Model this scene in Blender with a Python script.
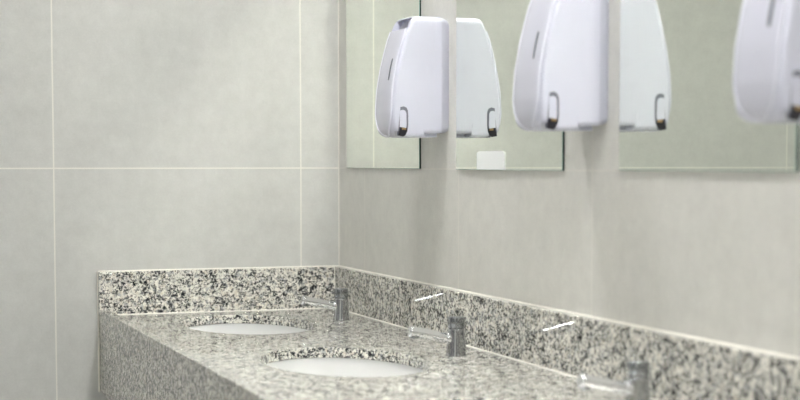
import bpy, bmesh, math
from mathutils import Vector, Matrix

# ------------------------------------------------------------------ clear
for _o in list(bpy.data.objects):
    bpy.data.objects.remove(_o, do_unlink=True)
scene = bpy.context.scene
COL = scene.collection

# ------------------------------------------------------------------ camera
# World: the mirror wall is X = 0 (room at X < 0), the far wall is Y = 0
# (camera at Y < 0), the floor is Z = 0.  Units are metres.
F_PX, YAW, PITCH, SHIFT_PX = 1598.9, 0.3424, 0.065, 67.0
cam_data = bpy.data.cameras.new('camera')
cam_data.sensor_fit = 'HORIZONTAL'
cam_data.sensor_width = 36.0
cam_data.lens = F_PX / 800.0 * 36.0
cam_data.shift_y = -SHIFT_PX / 800.0 * -1.0
cam_data.clip_start = 0.05
cam_data.clip_end = 60.0
cam_data.dof.use_dof = True
cam_data.dof.focus_distance = 3.45
cam_data.dof.aperture_fstop = 3.8
cam = bpy.data.objects.new('camera', cam_data)
COL.objects.link(cam)
_cp, _sp, _cy, _sy = math.cos(PITCH), math.sin(PITCH), math.cos(YAW), math.sin(YAW)
_right = Vector((_cy, -_sy, 0.0))
_up = Vector((_sp * _sy, _sp * _cy, _cp))
_fwd = Vector((_cp * _sy, _cp * _cy, -_sp))
cam.matrix_world = Matrix((
    (_right.x, _up.x, -_fwd.x, -1.1938),
    (_right.y, _up.y, -_fwd.y, -3.7987),
    (_right.z, _up.z, -_fwd.z, 1.2127),
    (0, 0, 0, 1)))
scene.camera = cam

# ------------------------------------------------------------------ world, exposure
world = bpy.data.worlds.new('world')
scene.world = world
world.use_nodes = True
world.node_tree.nodes['Background'].inputs[0].default_value = (0.9, 0.95, 1.0, 1)
world.node_tree.nodes['Background'].inputs[1].default_value = 0.0
vs = scene.view_settings
vs.view_transform = 'Standard'
vs.look = 'None'
vs.gamma = 1.0
vs.use_curve_mapping = False
vs.exposure = 1.73
scene.cycles.use_denoising = True
scene.cycles.max_bounces = 14
scene.cycles.diffuse_bounces = 8
scene.cycles.glossy_bounces = 8
scene.cycles.caustics_reflective = True
scene.cycles.blur_glossy = 0.0
scene.cycles.sample_clamp_indirect = 0.0
LAMP_POWER = 48.0            # emission of the recessed ceiling lamps
LAMP_COLOR = (1.0, 1.0, 0.985, 1)
CEILING_Z = 2.4
ROOM_X, ROOM_Y = -3.0, -5.2

# ------------------------------------------------------------------ material helpers
def new_mat(name):
    m = bpy.data.materials.new(name)
    m.use_nodes = True
    return m, m.node_tree.nodes, m.node_tree.links, m.node_tree.nodes['Principled BSDF']


def plain(name, color, rough=0.4, metal=0.0, spec=0.5, coat=0.0, var=0.0):
    m, N, L, b = new_mat(name)
    b.inputs['Base Color'].default_value = (*color, 1)
    b.inputs['Roughness'].default_value = rough
    b.inputs['Metallic'].default_value = metal
    b.inputs['Specular IOR Level'].default_value = spec
    b.inputs['Coat Weight'].default_value = coat
    b.inputs['Coat Roughness'].default_value = 0.05
    # a faint procedural break-up of the gloss, as on any real surface
    tc = N.new('ShaderNodeTexCoord')
    nz = N.new('ShaderNodeTexNoise')
    nz.inputs['Scale'].default_value = 40
    mr = N.new('ShaderNodeMapRange')
    mr.inputs['To Min'].default_value = max(0.0, rough - var)
    mr.inputs['To Max'].default_value = rough + var
    L.new(tc.outputs['Object'], nz.inputs['Vector'])
    L.new(nz.outputs['Fac'], mr.inputs['Value'])
    L.new(mr.outputs['Result'], b.inputs['Roughness'])
    return m


def math_node(N, L, op, a, b=None, c=None, clamp=False):
    n = N.new('ShaderNodeMath')
    n.operation = op
    n.use_clamp = clamp
    for i, v in enumerate((a, b, c)):
        if v is None:
            continue
        if isinstance(v, (int, float)):
            n.inputs[i].default_value = v
        else:
            L.new(v, n.inputs[i])
    return n.outputs[0]


def tile_material(name, axis, offset, base, corner=False, rough=0.42, size=0.6, grout=0.0034,
                  joint_color=(0.80, 0.79, 0.735)):
    """Large matt porcelain tiles with pale grout. axis 0: joints along X, 1: along Y."""
    m, N, L, b = new_mat(name)
    geo = N.new('ShaderNodeNewGeometry')
    sep = N.new('ShaderNodeSeparateXYZ')
    L.new(geo.outputs['Position'], sep.inputs[0])

    def joint(out, off):
        t = math_node(N, L, 'ADD', out, off + size * 20 + size / 2)
        t = math_node(N, L, 'MODULO', t, size)
        t = math_node(N, L, 'SUBTRACT', t, size / 2)
        return math_node(N, L, 'ABSOLUTE', t)
    if axis == 2:
        d1, d2 = joint(sep.outputs[0], 0.1), joint(sep.outputs[1], 0.2)
    else:
        d1, d2 = joint(sep.outputs[axis], offset), joint(sep.outputs[2], 0.0)
    d = math_node(N, L, 'MINIMUM', d1, d2)
    if corner:
        # the corner where two tiled walls meet is filled as well
        e = math_node(N, L, 'ABSOLUTE', sep.outputs[axis])
        e = math_node(N, L, 'ADD', e, -0.0008)
        d = math_node(N, L, 'MINIMUM', d, e)
    mr = N.new('ShaderNodeMapRange')
    mr.inputs['From Min'].default_value = grout / 2 - 0.0004
    mr.inputs['From Max'].default_value = grout / 2 + 0.0004
    L.new(d, mr.inputs['Value'])
    fac = mr.outputs['Result']
    # mottled cement-look glaze
    vals = []
    for sc, det, rgh in ((2.6, 5, 0.62), (26, 6, 0.72), (230, 3, 0.6)):
        nz = N.new('ShaderNodeTexNoise')
        nz.inputs['Scale'].default_value = sc
        nz.inputs['Detail'].default_value = det
        nz.inputs['Roughness'].default_value = rgh
        L.new(geo.outputs['Position'], nz.inputs['Vector'])
        vals.append(nz.outputs['Fac'])
    s = math_node(N, L, 'MULTIPLY', vals[0], 0.36)
    s = math_node(N, L, 'MULTIPLY_ADD', vals[1], 0.40, s)
    s = math_node(N, L, 'MULTIPLY_ADD', vals[2], 0.24, s)
    cr = N.new('ShaderNodeValToRGB')
    cr.color_ramp.elements[0].position = 0.3
    cr.color_ramp.elements[0].color = (*[c * 0.84 for c in base], 1)
    cr.color_ramp.elements[1].position = 0.7
    cr.color_ramp.elements[1].color = (*[min(1, c * 1.14) for c in base], 1)
    L.new(s, cr.inputs['Fac'])
    mx = N.new('ShaderNodeMix')
    mx.data_type = 'RGBA'
    mx.inputs['A'].default_value = (*joint_color, 1)
    L.new(fac, mx.inputs['Factor'])
    L.new(cr.outputs['Color'], mx.inputs['B'])
    L.new(mx.outputs['Result'], b.inputs['Base Color'])
    rr = N.new('ShaderNodeMapRange')
    rr.inputs['To Min'].default_value = 0.75
    rr.inputs['To Max'].default_value = rough
    L.new(fac, rr.inputs['Value'])
    L.new(rr.outputs['Result'], b.inputs['Roughness'])
    b.inputs['Specular IOR Level'].default_value = 0.4
    bp = N.new('ShaderNodeBump')
    bp.inputs['Strength'].default_value = 0.25
    bp.inputs['Distance'].default_value = 0.001
    hh = math_node(N, L, 'MULTIPLY_ADD', vals[2], 0.12, fac)
    L.new(hh, bp.inputs['Height'])
    L.new(bp.outputs['Normal'], b.inputs['Normal'])
    return m


def granite_material(name):
    m, N, L, b = new_mat(name)
    geo = N.new('ShaderNodeNewGeometry')
    pos = geo.outputs['Position']

    def noise(scale, detail, rough, vec=None):
        n = N.new('ShaderNodeTexNoise')
        n.inputs['Scale'].default_value = scale
        n.inputs['Detail'].default_value = detail
        n.inputs['Roughness'].default_value = rough
        L.new(vec or pos, n.inputs['Vector'])
        return n
    nd = noise(260, 3, 0.6)
    sub = N.new('ShaderNodeVectorMath'); sub.operation = 'SUBTRACT'
    sub.inputs[1].default_value = (0.5, 0.5, 0.5)
    L.new(nd.outputs['Color'], sub.inputs[0])
    scl = N.new('ShaderNodeVectorMath'); scl.operation = 'SCALE'
    scl.inputs['Scale'].default_value = 0.009
    L.new(sub.outputs[0], scl.inputs[0])
    add = N.new('ShaderNodeVectorMath'); add.operation = 'ADD'
    L.new(pos, add.inputs[0]); L.new(scl.outputs[0], add.inputs[1])
    wv = add.outputs[0]

    def vor(scale):
        v = N.new('ShaderNodeTexVoronoi')
        v.inputs['Scale'].default_value = scale
        L.new(wv, v.inputs['Vector'])
        s = N.new('ShaderNodeSeparateColor')
        L.new(v.outputs['Color'], s.inputs[0])
        return s.outputs[0], s.outputs[1]
    c1, c1b = vor(340)
    c2, c2b = vor(165)
    cl = noise(85, 4, 0.65).outputs['Fac']
    # feldspar base: cream to warm beige to cool grey grains
    base = N.new('ShaderNodeValToRGB')
    base.color_ramp.interpolation = 'CONSTANT'
    els = base.color_ramp.elements
    els[0].position = 0.0; els[0].color = (0.76, 0.745, 0.675, 1)
    els[1].position = 0.36; els[1].color = (0.89, 0.87, 0.80, 1)
    e = els.new(0.66); e.color = (0.70, 0.655, 0.565, 1)
    e = els.new(0.78); e.color = (0.50, 0.505, 0.495, 1)
    e = els.new(0.90); e.color = (0.84, 0.81, 0.73, 1)
    L.new(c2, base.inputs['Fac'])
    # dark mica: clustered small grains
    k = math_node(N, L, 'MULTIPLY_ADD', c1, 0.34, math_node(N, L, 'MULTIPLY', cl, 1.0))
    dark = N.new('ShaderNodeValToRGB')
    dark.color_ramp.interpolation = 'CONSTANT'
    els = dark.color_ramp.elements
    els[0].position = 0.0; els[0].color = (0.0, 0, 0, 1)
    els[1].position = 0.695; els[1].color = (0.5, 0.5, 0.5, 1)
    e = els.new(0.735); e.color = (1, 1, 1, 1)
    L.new(k, dark.inputs['Fac'])
    mx = N.new('ShaderNodeMix'); mx.data_type = 'RGBA'
    mx.inputs['B'].default_value = (0.022, 0.024, 0.028, 1)
    L.new(dark.outputs['Color'], mx.inputs['Factor'])
    L.new(base.outputs['Color'], mx.inputs['A'])
    # fine grey crystals everywhere
    g = N.new('ShaderNodeValToRGB')
    g.color_ramp.interpolation = 'CONSTANT'
    g.color_ramp.elements[0].color = (0, 0, 0, 1)
    g.color_ramp.elements[1].position = 0.84
    g.color_ramp.elements[1].color = (0.6, 0.6, 0.6, 1)
    L.new(c1b, g.inputs['Fac'])
    mx2 = N.new('ShaderNodeMix'); mx2.data_type = 'RGBA'
    mx2.inputs['B'].default_value = (0.17, 0.175, 0.18, 1)
    L.new(g.outputs['Color'], mx2.inputs['Factor'])
    L.new(mx.outputs['Result'], mx2.inputs['A'])
    L.new(mx2.outputs['Result'], b.inputs['Base Color'])
    b.inputs['Roughness'].default_value = 0.045
    b.inputs['Specular IOR Level'].default_value = 0.5
    return m


M = {}
M['tile_far'] = tile_material('porcelain_tile_far', 0, 0.0993, (0.60, 0.605, 0.58), corner=True)
M['tile_side'] = tile_material('porcelain_tile_side', 1, 0.2010, (0.655, 0.648, 0.61), corner=True, joint_color=(0.74, 0.725, 0.68))  # same tile as the far wall, extra light put into its colour
M['tile_room'] = tile_material('porcelain_tile_room', 1, 0.0, (0.565, 0.56, 0.515))
M['tile_roomx'] = tile_material('porcelain_tile_room_x', 0, 0.0, (0.565, 0.56, 0.515))
M['floor'] = tile_material('floor_tile', 2, 0.0, (0.56, 0.55, 0.53), rough=0.3)
M['door'] = plain('grey_door_laminate', (0.12, 0.12, 0.125), 0.4, var=0.04)
M['laminate'] = plain('pale_laminate', (0.70, 0.70, 0.69), 0.4, var=0.04)
M['ceiling'] = plain('ceiling_paint', (0.88, 0.88, 0.87), 0.8, var=0.05)
M['granite'] = granite_material('speckled_granite')
M['sealant'] = plain('cream_sealant', (0.80, 0.78, 0.71), 0.5, var=0.05)
M['ceramic'] = plain('white_ceramic', (0.74, 0.745, 0.735), 0.06, coat=0.5, var=0.02)
M['chrome'] = plain('chrome', (0.86, 0.87, 0.89), 0.025, metal=1.0, var=0.02)
M['chrome_body'] = plain('chrome_body', (0.60, 0.61, 0.63), 0.025, metal=1.0, var=0.02)  # same chrome as the spout, darker reflections put into the colour
M['chrome_cap'] = plain('chrome_button', (0.40, 0.415, 0.435), 0.05, metal=1.0, var=0.02)  # chrome again, darkened in colour to stand for dark reflections
M['steel'] = plain('drain_steel', (0.55, 0.55, 0.55), 0.2, metal=1.0, var=0.03)
M['plastic'] = plain('white_plastic', (0.625, 0.635, 0.735), 0.22, var=0.03)
M['plastic_rim'] = plain('white_plastic_rim', (0.72, 0.73, 0.82), 0.2, var=0.03)
M['pocket'] = plain('grey_plastic_pocket', (0.40, 0.405, 0.46), 0.35, var=0.03)  # pocket faces get a darker colour than the rest of the cover
M['plastic_panel'] = plain('white_plastic_panel', (0.615, 0.62, 0.71), 0.08, var=0.02)
M['plastic_back'] = plain('grey_white_plastic', (0.52, 0.53, 0.62), 0.3, var=0.03)
M['window'] = plain('smoky_window', (0.16, 0.17, 0.20), 0.15, var=0.02)
M['recess'] = plain('grey_recess_plastic', (0.15, 0.155, 0.20), 0.4, var=0.03)
M['dark'] = plain('black_plastic', (0.02, 0.018, 0.025), 0.3, var=0.03)
M['brass'] = plain('brass_lock', (0.45, 0.30, 0.14), 0.3, metal=0.8, var=0.03)
M['plate'] = plain('white_plate', (0.9, 0.92, 0.92), 0.3, var=0.03)
M['mirror'] = plain('mirror_silver', (0.865, 0.90, 0.83), 0.0, metal=1.0)
M['glass_edge'] = plain('dark_green_glass_edge', (0.004, 0.022, 0.018), 0.08, var=0.02)
M['arris'] = plain('pale_green_glass_bevel', (0.42, 0.60, 0.54), 0.1, var=0.02)
M['lamp_trim'] = plain('white_lamp_trim', (0.85, 0.85, 0.85), 0.4, var=0.03)
_m, _N, _L, _b = new_mat('lamp_diffuser')
_b.inputs['Base Color'].default_value = (0.9, 0.9, 0.9, 1)
_b.inputs['Emission Color'].default_value = LAMP_COLOR
_b.inputs['Emission Strength'].default_value = LAMP_POWER
M['lamp'] = _m

# ------------------------------------------------------------------ object helpers
def link_mesh(name, bm, mats, parent=None, smooth=None, loc=(0, 0, 0)):
    me = bpy.data.meshes.new(name)
    bmesh.ops.recalc_face_normals(bm, faces=bm.faces)
    bm.to_mesh(me)
    bm.free()
    for mt in (mats if isinstance(mats, (list, tuple)) else [mats]):
        me.materials.append(mt)
    if smooth is not None:
        me.shade_smooth()
        me.set_sharp_from_angle(angle=math.radians(smooth))
    o = bpy.data.objects.new(name, me)
    o.location = loc
    COL.objects.link(o)
    if parent:
        o.parent = parent
    return o


def tag(o, label, cat, group=None):
    o['label'] = label
    o['category'] = cat
    if group:
        o['group'] = group
    return o


def thing(name, label, cat, loc=(0, 0, 0), group=None):
    o = bpy.data.objects.new(name, None)
    o.empty_display_size = 0.05
    o.location = loc
    COL.objects.link(o)
    return tag(o, label, cat, group)


def structure(o):
    o['kind'] = 'structure'
    return o


def box(bm, x0, x1, y0, y1, z0, z1, bevel=0.0, segs=2, mat=0):
    vs_ = [bm.verts.new(p) for p in (
        (x0, y0, z0), (x1, y0, z0), (x1, y1, z0), (x0, y1, z0),
        (x0, y0, z1), (x1, y0, z1), (x1, y1, z1), (x0, y1, z1))]
    fs = [bm.faces.new([vs_[i] for i in q]) for q in (
        (3, 2, 1, 0), (4, 5, 6, 7), (0, 1, 5, 4), (1, 2, 6, 5), (2, 3, 7, 6), (3, 0, 4, 7))]
    for f in fs:
        f.material_index = mat
    if bevel:
        es = list({e for f in fs for e in f.edges})
        bmesh.ops.bevel(bm, geom=es, offset=bevel, segments=segs, affect='EDGES', profile=0.5)


def lathe(bm, prof, n=40, mtx=None):
    """prof: list of (radius, height) about +Z; optional matrix."""
    rings = []
    for r, h in prof:
        ring = []
        for k in range(n):
            a = 2 * math.pi * k / n
            p = Vector((r * math.cos(a), r * math.sin(a), h))
            ring.append(bm.verts.new(mtx @ p if mtx else p))
        rings.append(ring)
    for a, b_ in zip(rings[:-1], rings[1:]):
        for k in range(n):
            bm.faces.new((a[k], a[(k + 1) % n], b_[(k + 1) % n], b_[k]))
    bm.faces.new(rings[0][::-1])
    bm.faces.new(rings[-1])


def copy_thing(root, loc, label):
    c = root.copy()
    COL.objects.link(c)
    c.location = loc
    c['label'] = label
    for ch in root.children:
        d = ch.copy()
        COL.objects.link(d)
        d.parent = c
        for g in ch.children:
            e = g.copy()
            COL.objects.link(e)
            e.parent = d
    return c


# ------------------------------------------------------------------ room shell
W_ = 0.12
def wall(name, dims, m):
    bm = bmesh.new()
    box(bm, *dims)
    return structure(link_mesh(name, bm, m))
wall('wall_back', (ROOM_X - W_, W_, 0, W_, 0, CEILING_Z), M['tile_far'])
wall('wall_right', (0, W_, ROOM_Y, 0, 0, CEILING_Z), M['tile_side'])
wall('wall_left', (ROOM_X - W_, ROOM_X, ROOM_Y, 0, 0, CEILING_Z), M['laminate'])
wall('wall_front', (ROOM_X - W_, W_, ROOM_Y - W_, ROOM_Y, 0, CEILING_Z), M['tile_roomx'])
wall('floor', (ROOM_X - W_, W_, ROOM_Y - W_, W_, -0.1, 0), M['floor'])
wall('ceiling', (ROOM_X - W_, W_, ROOM_Y - W_, W_, CEILING_Z, CEILING_Z + 0.1), M['ceiling'])

# unseen doors on opposite and rear walls, added as dark streaks for chrome reflections
def added_door(name, x0, x1, y0, y1, z0, z1, hx, hy):
    bm = bmesh.new()
    box(bm, x0, x1, y0, y1, z0, z1, 0.004)
    d = structure(link_mesh(name, bm, M['door']))
    bm = bmesh.new()
    lathe(bm, [(0.012, 0), (0.012, 0.03), (0.024, 0.034), (0.026, 0.045), (0.020, 0.055)], 24,
          Matrix.Translation((hx, hy, 1.0)) @ (Matrix.Rotation(math.pi / 2, 4, 'Y') if x1 - x0 < y1 - y0 else Matrix.Rotation(-math.pi / 2, 4, 'X')))
    link_mesh('door_knob', bm, M['steel'], d, smooth=40)
for i, yc in enumerate((-0.75, -1.75, -2.75, -3.75)):
    added_door('door_%d' % (i + 1), ROOM_X, ROOM_X + 0.03, yc - 0.36, yc + 0.36, 0.15, 1.95, ROOM_X + 0.03, yc + 0.28)
added_door('door_5', -1.75, -0.85, ROOM_Y, ROOM_Y + 0.04, 0.0, 2.1, -0.95, ROOM_Y + 0.04)

# recessed square ceiling lamps: one row above the counter, one unseen row added as fill
LAMP_SPOTS = [(-0.38, -0.98), (-0.38, -2.13), (-0.38, -3.28),
              (-2.45, -1.90), (-2.45, -3.00), (-2.45, -4.10)]  # fill row, added to brighten the left-facing surfaces
lamp0 = thing('recessed_ceiling_lamp', 'square recessed ceiling lamp above the counter, nearest the far wall',
              'ceiling lamp', (LAMP_SPOTS[0][0], LAMP_SPOTS[0][1], CEILING_Z), 'recessed ceiling lamps')
bm = bmesh.new()
for (a, b_, c, d) in ((-.09, .09, -.09, -.075), (-.09, .09, .075, .09), (-.09, -.075, -.075, .075), (.075, .09, -.075, .075)):
    box(bm, a, b_, c, d, -0.012, 0.0)
link_mesh('trim_frame', bm, M['lamp_trim'], lamp0)
bm = bmesh.new()
box(bm, -.075, .075, -.075, .075, -0.008, 0.0)
link_mesh('diffuser', bm, M['lamp'], lamp0)
_names = ['middle', 'nearest the camera']
for i, (x, y) in enumerate(LAMP_SPOTS[1:]):
    row = 'above the counter' if x > -1 else 'along the cubicle doors'
    place = ['nearest the far wall', 'second from the far wall', 'third from the far wall'][(i + 1) % 3]
    copy_thing(lamp0, (x, y, CEILING_Z), 'square recessed ceiling lamp %s, %s' % (row, place))

# ------------------------------------------------------------------ granite counter
ZC = 0.853            # top of the counter slab
AX0, AX1 = -0.5975, -0.5775
Y_END = -3.2
SLAB = 0.02
SINK_A, SINK_B = 0.144, 0.223
SINK_CX = -0.320
SINK_Y = [-0.330, -1.042, -1.756, -2.470]
SINK_HALF = 0.357
counter = thing('granite_counter', 'speckled grey granite washbasin counter fixed along the mirror wall',
                'counter', (0, 0, ZC))

def slab_mesh():
    bm = bmesh.new()
    n = 96
    for k, cy in enumerate(SINK_Y):
        y1 = -0.0005 if k == 0 else cy + SINK_HALF
        y0 = cy - SINK_HALF if k < len(SINK_Y) - 1 else Y_END
        x0, x1 = AX1, -0.0005
        angs = [2 * math.pi * i / n for i in range(n)]
        for X in (x0, x1):
            for Y in (y0, y1):
                angs.append(math.atan2(Y - cy, X - SINK_CX) % (2 * math.pi))
        angs = sorted(angs)
        inner, outer = [], []
        for t in angs:
            dx, dy = math.cos(t), math.sin(t)
            r = 1.0 / math.sqrt((dx / SINK_A) ** 2 + (dy / SINK_B) ** 2)
            inner.append(bm.verts.new((SINK_CX + r * dx, cy + r * dy, 0)))
            s = 1e9
            if dx > 1e-9: s = min(s, (x1 - SINK_CX) / dx)
            if dx < -1e-9: s = min(s, (x0 - SINK_CX) / dx)
            if dy > 1e-9: s = min(s, (y1 - cy) / dy)
            if dy < -1e-9: s = min(s, (y0 - cy) / dy)
            outer.append(bm.verts.new((SINK_CX + s * dx, cy + s * dy, 0)))
        m_ = len(angs)
        for i in range(m_):
            j = (i + 1) % m_
            bm.faces.new((inner[i], inner[j], outer[j], outer[i]))
    bmesh.ops.remove_doubles(bm, verts=bm.verts, dist=1e-5)
    ret = bmesh.ops.extrude_face_region(bm, geom=list(bm.faces))
    bmesh.ops.translate(bm, vec=(0, 0, -SLAB), verts=[v for v in ret['geom'] if isinstance(v, bmesh.types.BMVert)])
    return bm
slab = link_mesh('countertop', slab_mesh(), M['granite'], counter)
bv = slab.modifiers.new('edge', 'BEVEL')
bv.width = 0.0015
bv.segments = 2
bv.limit_method = 'ANGLE'
bv.angle_limit = math.radians(60)

bm = bmesh.new()
box(bm, AX0, AX1, Y_END, -0.0005, 0.669 - ZC, 0.8660 - ZC, 0.0012)
link_mesh('apron', bm, M['granite'], counter)
BT, BZ = 0.018, 0.9556 - ZC
bm = bmesh.new()
box(bm, -BT, -0.0003, Y_END, -0.0003, 0.0, BZ, 0.0012)
link_mesh('backsplash', bm, M['granite'], counter)
bm = bmesh.new()
box(bm, -0.600, -BT - 0.0005, -BT, -0.0003, 0.0, BZ, 0.0012)
link_mesh('backsplash', bm, M['granite'], counter)

# sealant beads in the joints
bm = bmesh.new()
def bead(p, q, r=0.0022):
    p, q = Vector(p), Vector(q)
    z = (q - p).normalized()
    x = z.orthogonal().normalized()
    y = z.cross(x)
    mt = Matrix(((x.x, y.x, z.x, p.x), (x.y, y.y, z.y, p.y), (x.z, y.z, z.z, p.z), (0, 0, 0, 1)))
    lathe(bm, [(r * .6, 0), (r, r), (r, (q - p).length - r), (r * .6, (q - p).length)], 10, mt)
bead((-BT, -BT, 0), (-BT, Y_END, 0))
bead((AX1, -BT, 0), (-BT, -BT, 0))
bead((-0.0032, -0.003, BZ), (-0.0032, Y_END, BZ), 0.003)
bead((-0.600, -0.0028, BZ), (-0.001, -0.0028, BZ), 0.0026)
bead((-BT, -BT - 0.0005, 0), (-BT, -BT - 0.0005, BZ), 0.0018)
bead((-0.600, -0.0026, 0.669 - ZC), (-0.600, -0.0026, BZ), 0.0024)
link_mesh('sealant_bead', bm, M['sealant'], counter, smooth=60)['label'] = 'cream sealant lines in the granite joints'

# ------------------------------------------------------------------ wash basins
def basin_mesh():
    bm = bmesh.new()
    n = 72
    def ring(s, z, off=0.0):
        return [bm.verts.new(((SINK_A * s + off) * math.cos(2 * math.pi * i / n),
                              (SINK_B * s + off) * math.sin(2 * math.pi * i / n), z)) for i in range(n)]
    prof_in = [(1.0, 0.006, 0.0), (1.0, 0.002, -0.006)]
    prof_in = [(1.0, 0.0, 0.022), (1.0, 0.0, 0.005), (1.0, -0.001, 0.0)]
    rings = [ring(1.0, 0.0, 0.022), ring(1.0, 0.0, 0.003)]
    for k in range(1, 13):
        t = k / 12 * math.pi / 2
        rings.append(ring(0.14 + 0.86 * math.cos(t) ** 0.55 if k < 12 else 0.14, -0.13 * math.sin(t) ** 1.0))
    rings.append(ring(0.05, -0.132))
    low = [ring(0.05, -0.142)]
    for k in range(12, 0, -1):
        t = k / 12 * math.pi / 2
        low.append(ring((0.14 + 0.86 * math.cos(t) ** 0.55) if k < 12 else 0.14, -0.13 * math.sin(t) - 0.010, 0.010))
    low.append(ring(1.0, -0.010, 0.022))
    allr = rings + low
    for a, b_ in zip(allr, allr[1:] + allr[:1]):
        for i in range(n):
            j = (i + 1) % n
            bm.faces.new((a[i], a[j], b_[j], b_[i]))
    return bm
SINK_LABELS = ['white oval basin sunk in the granite counter, farthest from the camera',
               'white oval basin sunk in the granite counter, in front of the middle tap',
               'white oval basin sunk in the granite counter, beside the nearest tap in view']
basin = thing('wash_basin', SINK_LABELS[0], 'basin', (SINK_CX, SINK_Y[0], ZC - SLAB - 0.0006), 'oval wash basins in the counter')
link_mesh('bowl', basin_mesh(), M['ceramic'], basin, smooth=40)
bm = bmesh.new()
lathe(bm, [(0.030, -0.1395), (0.030, -0.129), (0.027, -0.127), (0.022, -0.1285), (0.0, -0.1285001)][:4], 40)
link_mesh('drain', bm, M['steel'], basin, smooth=40)
for k in (1, 2):
    copy_thing(basin, (SINK_CX, SINK_Y[k], ZC - SLAB - 0.0006), SINK_LABELS[k])
# the fourth opening lies outside the picture, beside the camera: it has its basin too
copy_thing(basin, (SINK_CX, SINK_Y[3], ZC - SLAB - 0.0006), 'white oval basin sunk in the granite counter, at the near end')

# ------------------------------------------------------------------ push taps
FX = -0.0955
FY = [-0.3155, -1.0305, -1.745]
TAP_LABELS = ['chrome push tap standing in the far corner, behind the farthest basin',
              'chrome push tap standing behind the second basin, in the middle of the picture',
              'blurred chrome push tap nearest the camera, cut by the lower picture edge']
tap = thing('push_tap', TAP_LABELS[0], 'tap', (FX, FY[0], ZC), 'chrome push taps')
bm = bmesh.new()
lathe(bm, [(0.0195, 0.0), (0.0195, 0.0015), (0.0190, 0.003), (0.0187, 0.006), (0.0173, 0.030), (0.0165, 0.046),
           (0.0164, 0.0495), (0.0160, 0.0505)], 48)
link_mesh('body', bm, M['chrome_body'], tap, smooth=35)
bm = bmesh.new()
lathe(bm, [(0.0148, 0.0505), (0.0148, 0.0522), (0.0160, 0.0528), (0.0166, 0.0540), (0.0166, 0.0700), (0.0160, 0.0722),
           (0.0145, 0.0733), (0.006, 0.0738)], 48)
link_mesh('push_button', bm, M['chrome_cap'], tap, smooth=35)
_p, _q = Vector((-0.008, 0, 0.0315)), Vector((-0.0945, 0, 0.0495))
_z = (_q - _p).normalized(); _y = Vector((0, 1, 0)); _x = _y.cross(_z)
SP = Matrix(((_x.x, _y.x, _z.x, _p.x), (_x.y, _y.y, _z.y, _p.y), (_x.z, _y.z, _z.z, _p.z), (0, 0, 0, 1)))
_len = (_q - _p).length
bm = bmesh.new()
lathe(bm, [(0.0110, 0.0), (0.0112, 0.0100), (0.0106, 0.0130), (0.0092, 0.0142), (0.0094, 0.03), (0.0102, _len - 0.014), (0.0107, _len - 0.006)]
      + [(0.0067 + 0.004 * math.cos(a), _len - 0.004 + 0.004 * math.sin(a)) for a in [math.pi / 2 * q / 6 for q in range(7)]]
      + [(0.0040, _len + 0.0002)], 40, SP)
spout = link_mesh('spout', bm, M['chrome'], tap, smooth=35)
bm = bmesh.new()
_t = Matrix.Translation((-0.084, 0, 0.0352))
lathe(bm, [(0.0070, 0.0), (0.0080, 0.001), (0.0082, 0.004), (0.0082, 0.014)], 32, _t)
link_mesh('aerator', bm, M['chrome_cap'], spout, smooth=35)
for k in (1, 2):
    copy_thing(tap, (FX, FY[k], ZC), TAP_LABELS[k])

# ------------------------------------------------------------------ mirrors
MIRROR_TOP = 1.88
def make_mirror(y_far, y_near, z0, label):
    r = thing('wall_mirror', label, 'mirror', (0, y_far, z0), 'frameless wall mirrors')
    w, h = y_near - y_far, MIRROR_TOP - z0
    bm = bmesh.new()
    e = 0.0009
    t0, t1 = -0.0004, -0.0046            # back and front of the glass
    # edge band
    def loop(x, i):
        return [bm.verts.new(p) for p in ((x, -i, i), (x, w + i, i), (x, w + i, h - i), (x, -i, h - i))]
    a, b_, c = loop(t0, 0), loop(t1 + e, 0), loop(t1, e)
    for p, q, mi in ((a, b_, 0), (b_, c, 1)):
        for i in range(4):
            j = (i + 1) % 4
            bm.faces.new((p[i], p[j], q[j], q[i])).material_index = mi
    bm.faces.new(a[::-1]).material_index = 0
    bm.faces.new(c).material_index = 2
    link_mesh('glass_pane', bm, [M['glass_edge'], M['arris'], M['mirror']], r)
    return r
make_mirror(-0.0723, -0.5837, 1.2003, 'frameless mirror in the far corner, left of the first dispenser')
make_mirror(-0.7974, -1.2940, 1.1990, 'frameless mirror between two dispensers, small white plate at its lower edge')
make_mirror(-1.5032, -2.0018, 1.2008, 'frameless mirror nearest the camera, between the second dispenser and the cropped one')

# added plate standing in for a white object's reflection in the middle mirror
def rounded_outline(y0, y1, z0, z1, ry, rz, n=8):
    pts = []
    pts.append((y0, z0)); pts.append((y1, z0))
    for i in range(n + 1):
        t = i / n * math.pi / 2
        pts.append((y1 - ry + ry * math.cos(t), z1 - rz + rz * math.sin(t)))
    for i in range(n + 1):
        t = math.pi / 2 + i / n * math.pi / 2
        pts.append((y0 + ry + ry * math.cos(t), z1 - rz + rz * math.sin(t)))
    return pts
bm = bmesh.new()
pts = rounded_outline(-1.0456, -0.9128, 1.2000, 1.2355, 0.016, 0.0055)
lo = [bm.verts.new((-0.0047, y, z)) for y, z in pts]
hi = [bm.verts.new((-0.0068, y, z)) for y, z in pts]
bm.faces.new(lo[::-1]); bm.faces.new(hi)
for i in range(len(pts)):
    j = (i + 1) % len(pts)
    bm.faces.new((lo[i], lo[j], hi[j], hi[i]))
tag(link_mesh('white_plate', bm, M['plate']), 'small white rounded plate at the lower edge of the middle mirror', 'plate')

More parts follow.
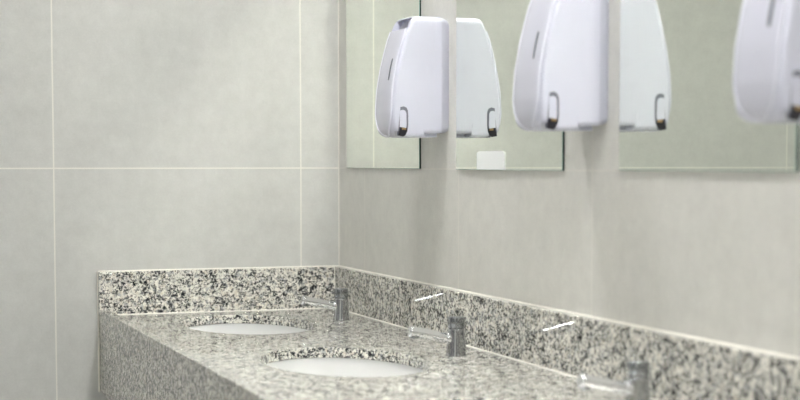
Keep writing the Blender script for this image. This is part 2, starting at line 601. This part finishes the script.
# ------------------------------------------------------------------ soap dispensers
DZ = 1.265               # underside of the dispenser cover
D_H = 0.2435
D_W = 0.056              # half width
PROT = [(0.000, 0.1085), (0.003, 0.1145), (0.008, 0.1192), (0.015, 0.1225), (0.028, 0.1245), (0.050, 0.1258), (0.095, 0.1230),
        (0.140, 0.1152), (0.175, 0.1066), (0.200, 0.0995), (0.220, 0.0920), (0.232, 0.0872), (0.240, 0.0815), (0.2435, 0.0765)]
def prot(z):
    if z <= 0: return PROT[0][1]
    for (a, pa), (b_, pb) in zip(PROT[:-1], PROT[1:]):
        if z <= b_:
            return pa + (pb - pa) * (z - a) / (b_ - a)
    return PROT[-1][1]
FRONT_D = 0.012          # depth of the curved front
SE = 3.6
def front_p(y, z):
    """protrusion of the front surface at width y and height z"""
    P = prot(z)
    u = min(1.0, abs(y) / D_W)
    return P - FRONT_D + FRONT_D * (1 - u ** SE) ** (1 / SE)

def cover_mesh():
    bm = bmesh.new()
    nz = 72
    # column parameters: near side, front, far side
    side = [0.0185, 0.024, 0.030, 0.036, 0.042, 0.048, 0.054, 0.060, 0.0605, 0.068, 0.078, 0.088, 0.096, 0.103, 0.1065, 0.109, 0.111, 0.1128]
    nf = 44
    cols = []
    for s in side: cols.append(('s', -1, s / 0.1145))
    for i in range(nf + 1): cols.append(('f', math.pi * i / nf))
    for s in reversed(side): cols.append(('s', 1, s / 0.1145))
    zs = sorted([i / nz for i in range(nz + 1)] + [0.0012, 0.004, 0.008] + [q / D_H for q in (0.2184, 0.2192, 0.2398, 0.2406)])
    grid = []
    sunk = set()
    rz = 0.013
    for v in zs:
        row = []
        for c in cols:
            if c[0] == 's':
                back = c[2] * 0.1145 < 0.0602
            else:
                back = False
            zb = 0.0075 if back else 0.0
            RC = 0.026
            if c[0] == 'f':
                yy = D_W * abs(math.cos(c[1])) ** (2 / SE) - (D_W - RC)
                if yy > 0:
                    zb = min(0.011, RC - math.sqrt(max(0.0, RC * RC - yy * yy)))
            elif c[2] > 0.90:
                zb = 0.011 * ((c[2] - 0.90) / 0.10) ** 2
            z = zb + (D_H - zb) * v
            P = prot(z)
            Ps = P - FRONT_D
            # rounded top and bottom edges
            d = max(0.0, z - (D_H - rz))
            ins = rz - math.sqrt(max(0, rz * rz - d * d))
            d2 = max(0.0, 0.007 - (z - zb))
            ins += 0.007 - math.sqrt(max(0, 0.007 ** 2 - d2 * d2))
            W = D_W - ins * 0.9
            if c[0] == 's':
                p = 0.0185 + (Ps - 0.0185) * (c[2] * 0.1145 - 0.0185) / (0.1145 - 0.0185)
                y = c[1] * W
                # seam of the opening cover
                sp = 0.030 + (1 - v) * 0.030
                if abs(p - sp) < 0.0016:
                    y -= c[1] * 0.0007
            else:
                t = c[1]
                y = -W * math.copysign(abs(math.cos(t)) ** (2 / SE), math.cos(t))
                p = Ps + FRONT_D * abs(math.sin(t)) ** (2 / SE)
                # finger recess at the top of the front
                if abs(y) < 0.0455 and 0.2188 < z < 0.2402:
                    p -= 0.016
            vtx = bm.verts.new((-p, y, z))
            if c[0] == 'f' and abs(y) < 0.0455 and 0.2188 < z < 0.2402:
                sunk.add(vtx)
            row.append(vtx)
        grid.append(row)
    n = len(cols)
    for a, b_ in zip(grid[:-1], grid[1:]):
        for i in range(n - 1):
            f = bm.faces.new((a[i], a[i + 1], b_[i + 1], b_[i]))
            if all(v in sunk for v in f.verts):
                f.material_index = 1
    # back, underside and top closed strip-wise between the two sides
    for a, b_ in zip(grid[:-1], grid[1:]):
        bm.faces.new((a[n - 1], a[0], b_[0], b_[n - 1]))
    for row, flip in ((grid[0], False), (grid[-1], True)):
        for i in range(n // 2 - (0 if n % 2 else 1)):
            j = n - 1 - i
            q = [row[i], row[i + 1], row[j - 1], row[j]]
            q = [v for k, v in enumerate(q) if v not in q[:k]]
            if len(q) >= 3:
                bm.faces.new(q if flip else q[::-1])
    return bm

PANEL_HW = 0.0465
def panel_outline(d):
    R = 0.055
    return max(0.0015, PANEL_HW * (math.sqrt(max(0.0, 1 - (1 - d / R) ** 2)) if d < R else 1.0))

def rim_mesh():
    """raised rim that frames the front panel like a U"""
    bm = bmesh.new()
    z0, z1 = 0.0025, 0.2175
    pts = []
    for k in range(61):
        z = z1 + (z0 - z1) * (1 - (1 - k / 60) ** 1.8)
        pts.append((-panel_outline(z - z0) - 0.0008, z))
    pts += [(-y, z) for y, z in pts[::-1][1:]]
    pts = [Vector((-(front_p(y, z) + 0.0012), y, z)) for y, z in pts]
    prev = None
    r = 0.0023
    for i, p in enumerate(pts):
        t = (pts[min(i + 1, len(pts) - 1)] - pts[max(i - 1, 0)]).normalized()
        nrm = Vector((-1, 0, 0))
        b1 = t.cross(nrm).normalized()
        b2 = b1.cross(t)
        ring = [bm.verts.new(p + r * (math.cos(a) * b1 + math.sin(a) * b2)) for a in [2 * math.pi * q / 8 for q in range(8)]]
        if prev:
            for q in range(8):
                bm.faces.new((prev[q], prev[(q + 1) % 8], ring[(q + 1) % 8], ring[q]))
        else:
            bm.faces.new(ring[::-1])
        prev = ring
    bm.faces.new(prev)
    return bm

def panel_mesh():
    bm = bmesh.new()
    nu, nz = 30, 60
    z0, z1 = 0.0035, 0.2175
    outer, inner = [], []
    for k in range(nz + 1):
        v = k / nz
        z = z0 + (z1 - z0) * (v ** 1.25)
        d = z - z0
        R = 0.055
        hw = PANEL_HW * (math.sqrt(max(0.0, 1 - (1 - d / R) ** 2)) if d < R else 1.0)
        hw = max(hw, 0.0015)
        ro, ri = [], []
        for i in range(nu + 1):
            s = -1 + 2 * i / nu
            y = hw * s
            p = front_p(y, z)
            edge = min(1 - abs(s), 1.0) * hw
            lift = 0.0010 + 0.0010 * min(1.0, edge / 0.004) ** 0.5 if d > 0.003 else 0.0012
            ro.append(bm.verts.new((-(p + lift), y, z)))
            ri.append(bm.verts.new((-(p - 0.002), y, z)))
        outer.append(ro); inner.append(ri)
    for g in (outer, inner):
        for a, b_ in zip(g[:-1], g[1:]):
            for i in range(nu):
                bm.faces.new((a[i], a[i + 1], b_[i + 1], b_[i]))
    for k in range(nz):
        for i in (0, nu):
            bm.faces.new((outer[k][i], outer[k + 1][i], inner[k + 1][i], inner[k][i]))
    for k in (0, nz):
        for i in range(nu):
            bm.faces.new((outer[k][i], outer[k][i + 1], inner[k][i + 1], inner[k][i]))
    return bm

def side_patch(pts, y_out, y_in):
    """flat outline (p, z) extruded across Y on the near side"""
    bm = bmesh.new()
    a = [bm.verts.new((-p - 0.004, y_out, z)) for p, z in pts]
    b_ = [bm.verts.new((-p - 0.004, y_in, z)) for p, z in pts]
    bm.faces.new(a); bm.faces.new(b_[::-1])
    for i in range(len(pts)):
        j = (i + 1) % len(pts)
        bm.faces.new((a[i], a[j], b_[j], b_[i]))
    bmesh.ops.triangulate(bm, faces=[f for f in bm.faces if len(f.verts) > 4])
    return bm

DISP_Y = [-0.697, -1.406, -2.092]
DISP_LABELS = ['white soap dispenser on the tiled wall in the left gap, farthest from the camera',
               'white soap dispenser in the gap between the middle and the nearest mirror',
               'white soap dispenser cropped by the right edge of the picture, nearest the camera']
disp = thing('soap_dispenser', DISP_LABELS[0], 'soap dispenser', (0, DISP_Y[0], DZ), 'white soap dispensers between the mirrors')
bm = bmesh.new()
prof = [(0.0, 0.007), (0.004, 0.0045), (0.013, 0.0012), (0.0186, 0.0004)]
def yz_loop(x, ins, r=0.012, n=6):
    W, z0, z1 = D_W - ins, 0.008 + ins * .5, 0.2425 - ins
    pts = []
    for (cy, cz, a0) in ((W - r, z1 - r, 0), (-W + r, z1 - r, 90), (-W + r, z0 + r, 180), (W - r, z0 + r, 270)):
        for i in range(n + 1):
            t = math.radians(a0 + 90 * i / n)
            pts.append(bm.verts.new((x, cy + r * math.cos(t), cz + r * math.sin(t))))
    return pts
loops = [yz_loop(-p, ins) for p, ins in prof]
for a, b_ in zip(loops[:-1], loops[1:]):
    for i in range(len(a)):
        j = (i + 1) % len(a)
        bm.faces.new((a[i], a[j], b_[j], b_[i]))
bm.faces.new(loops[0][::-1]); bm.faces.new(loops[-1])
link_mesh('back_plate', bm, M['plastic_back'], disp, smooth=40)
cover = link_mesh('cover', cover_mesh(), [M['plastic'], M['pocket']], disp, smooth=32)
link_mesh('panel_rim', rim_mesh(), M['plastic_rim'], disp, smooth=60)
panel = link_mesh('front_panel', panel_mesh(), M['plastic_panel'], disp, smooth=40)
# level window: a narrow slot standing in the front panel
bm = bmesh.new()
rows = []
for k in range(9):
    z = 0.115 + 0.044 * k / 8
    ce = -0.024
    hw = 0.0032 if 0 < k < 8 else 0.0020
    rows.append([bm.verts.new((-(front_p(ce + s * hw, z) + d), ce + s * hw, z)) for s, d in ((-1, 0.0005), (-1, 0.0027), (1, 0.0027), (1, 0.0005))])
for a, b_ in zip(rows[:-1], rows[1:]):
    for i in range(4):
        j = (i + 1) % 4
        bm.faces.new((a[i], a[j], b_[j], b_[i]))
bm.faces.new(rows[0][::-1]); bm.faces.new(rows[-1])
link_mesh('level_window', bm, M['window'], panel)['label'] = 'narrow dark grey slot in the front panel'
NS = -D_W
hook = [(0.1035, 0.0600), (0.0960, 0.0615), (0.0905, 0.0590), (0.0875, 0.0530), (0.0868, 0.0450), (0.0868, 0.0220), (0.0885, 0.0120),
        (0.0925, 0.0035), (0.0965, 0.0006), (0.1090, 0.0025), (0.1050, 0.0120), (0.1050, 0.0210)]
link_mesh('lever_recess', side_patch(hook, NS - 0.0006, NS + 0.004), M['recess'], cover)['label'] = 'dark recess around the lever'
lever = [(0.1045, 0.0530), (0.0985, 0.0545), (0.0935, 0.0530), (0.0912, 0.0480), (0.0906, 0.0250), (0.0915, 0.0180), (0.1055, 0.0200)]
link_mesh('lever', side_patch(lever, NS - 0.0016, NS + 0.003), M['plastic'], disp)
lock = [(0.1040, 0.0200), (0.0895, 0.0185), (0.0890, 0.0120), (0.0940, 0.0030), (0.0985, 0.0008), (0.1085, 0.0030), (0.1045, 0.0110)]
lk = link_mesh('lock', side_patch(lock, NS - 0.0012, NS + 0.003), M['dark'], disp)
link_mesh('lock_tongue', side_patch([(0.1010, 0.0185), (0.0920, 0.0178), (0.0918, 0.0140), (0.1000, 0.0142)], NS - 0.0020, NS + 0.002), M['brass'], lk)['label'] = 'brass coloured lock piece'
bm = bmesh.new()
box(bm, -0.050, -0.020, -0.036, 0.036, 0.0, 0.0085, 0.002)
link_mesh('drip_spout', bm, M['plastic_back'], disp)
for k in (1, 2):
    copy_thing(disp, (0, DISP_Y[k], DZ - (0.003 if k == 2 else 0.0)), DISP_LABELS[k])
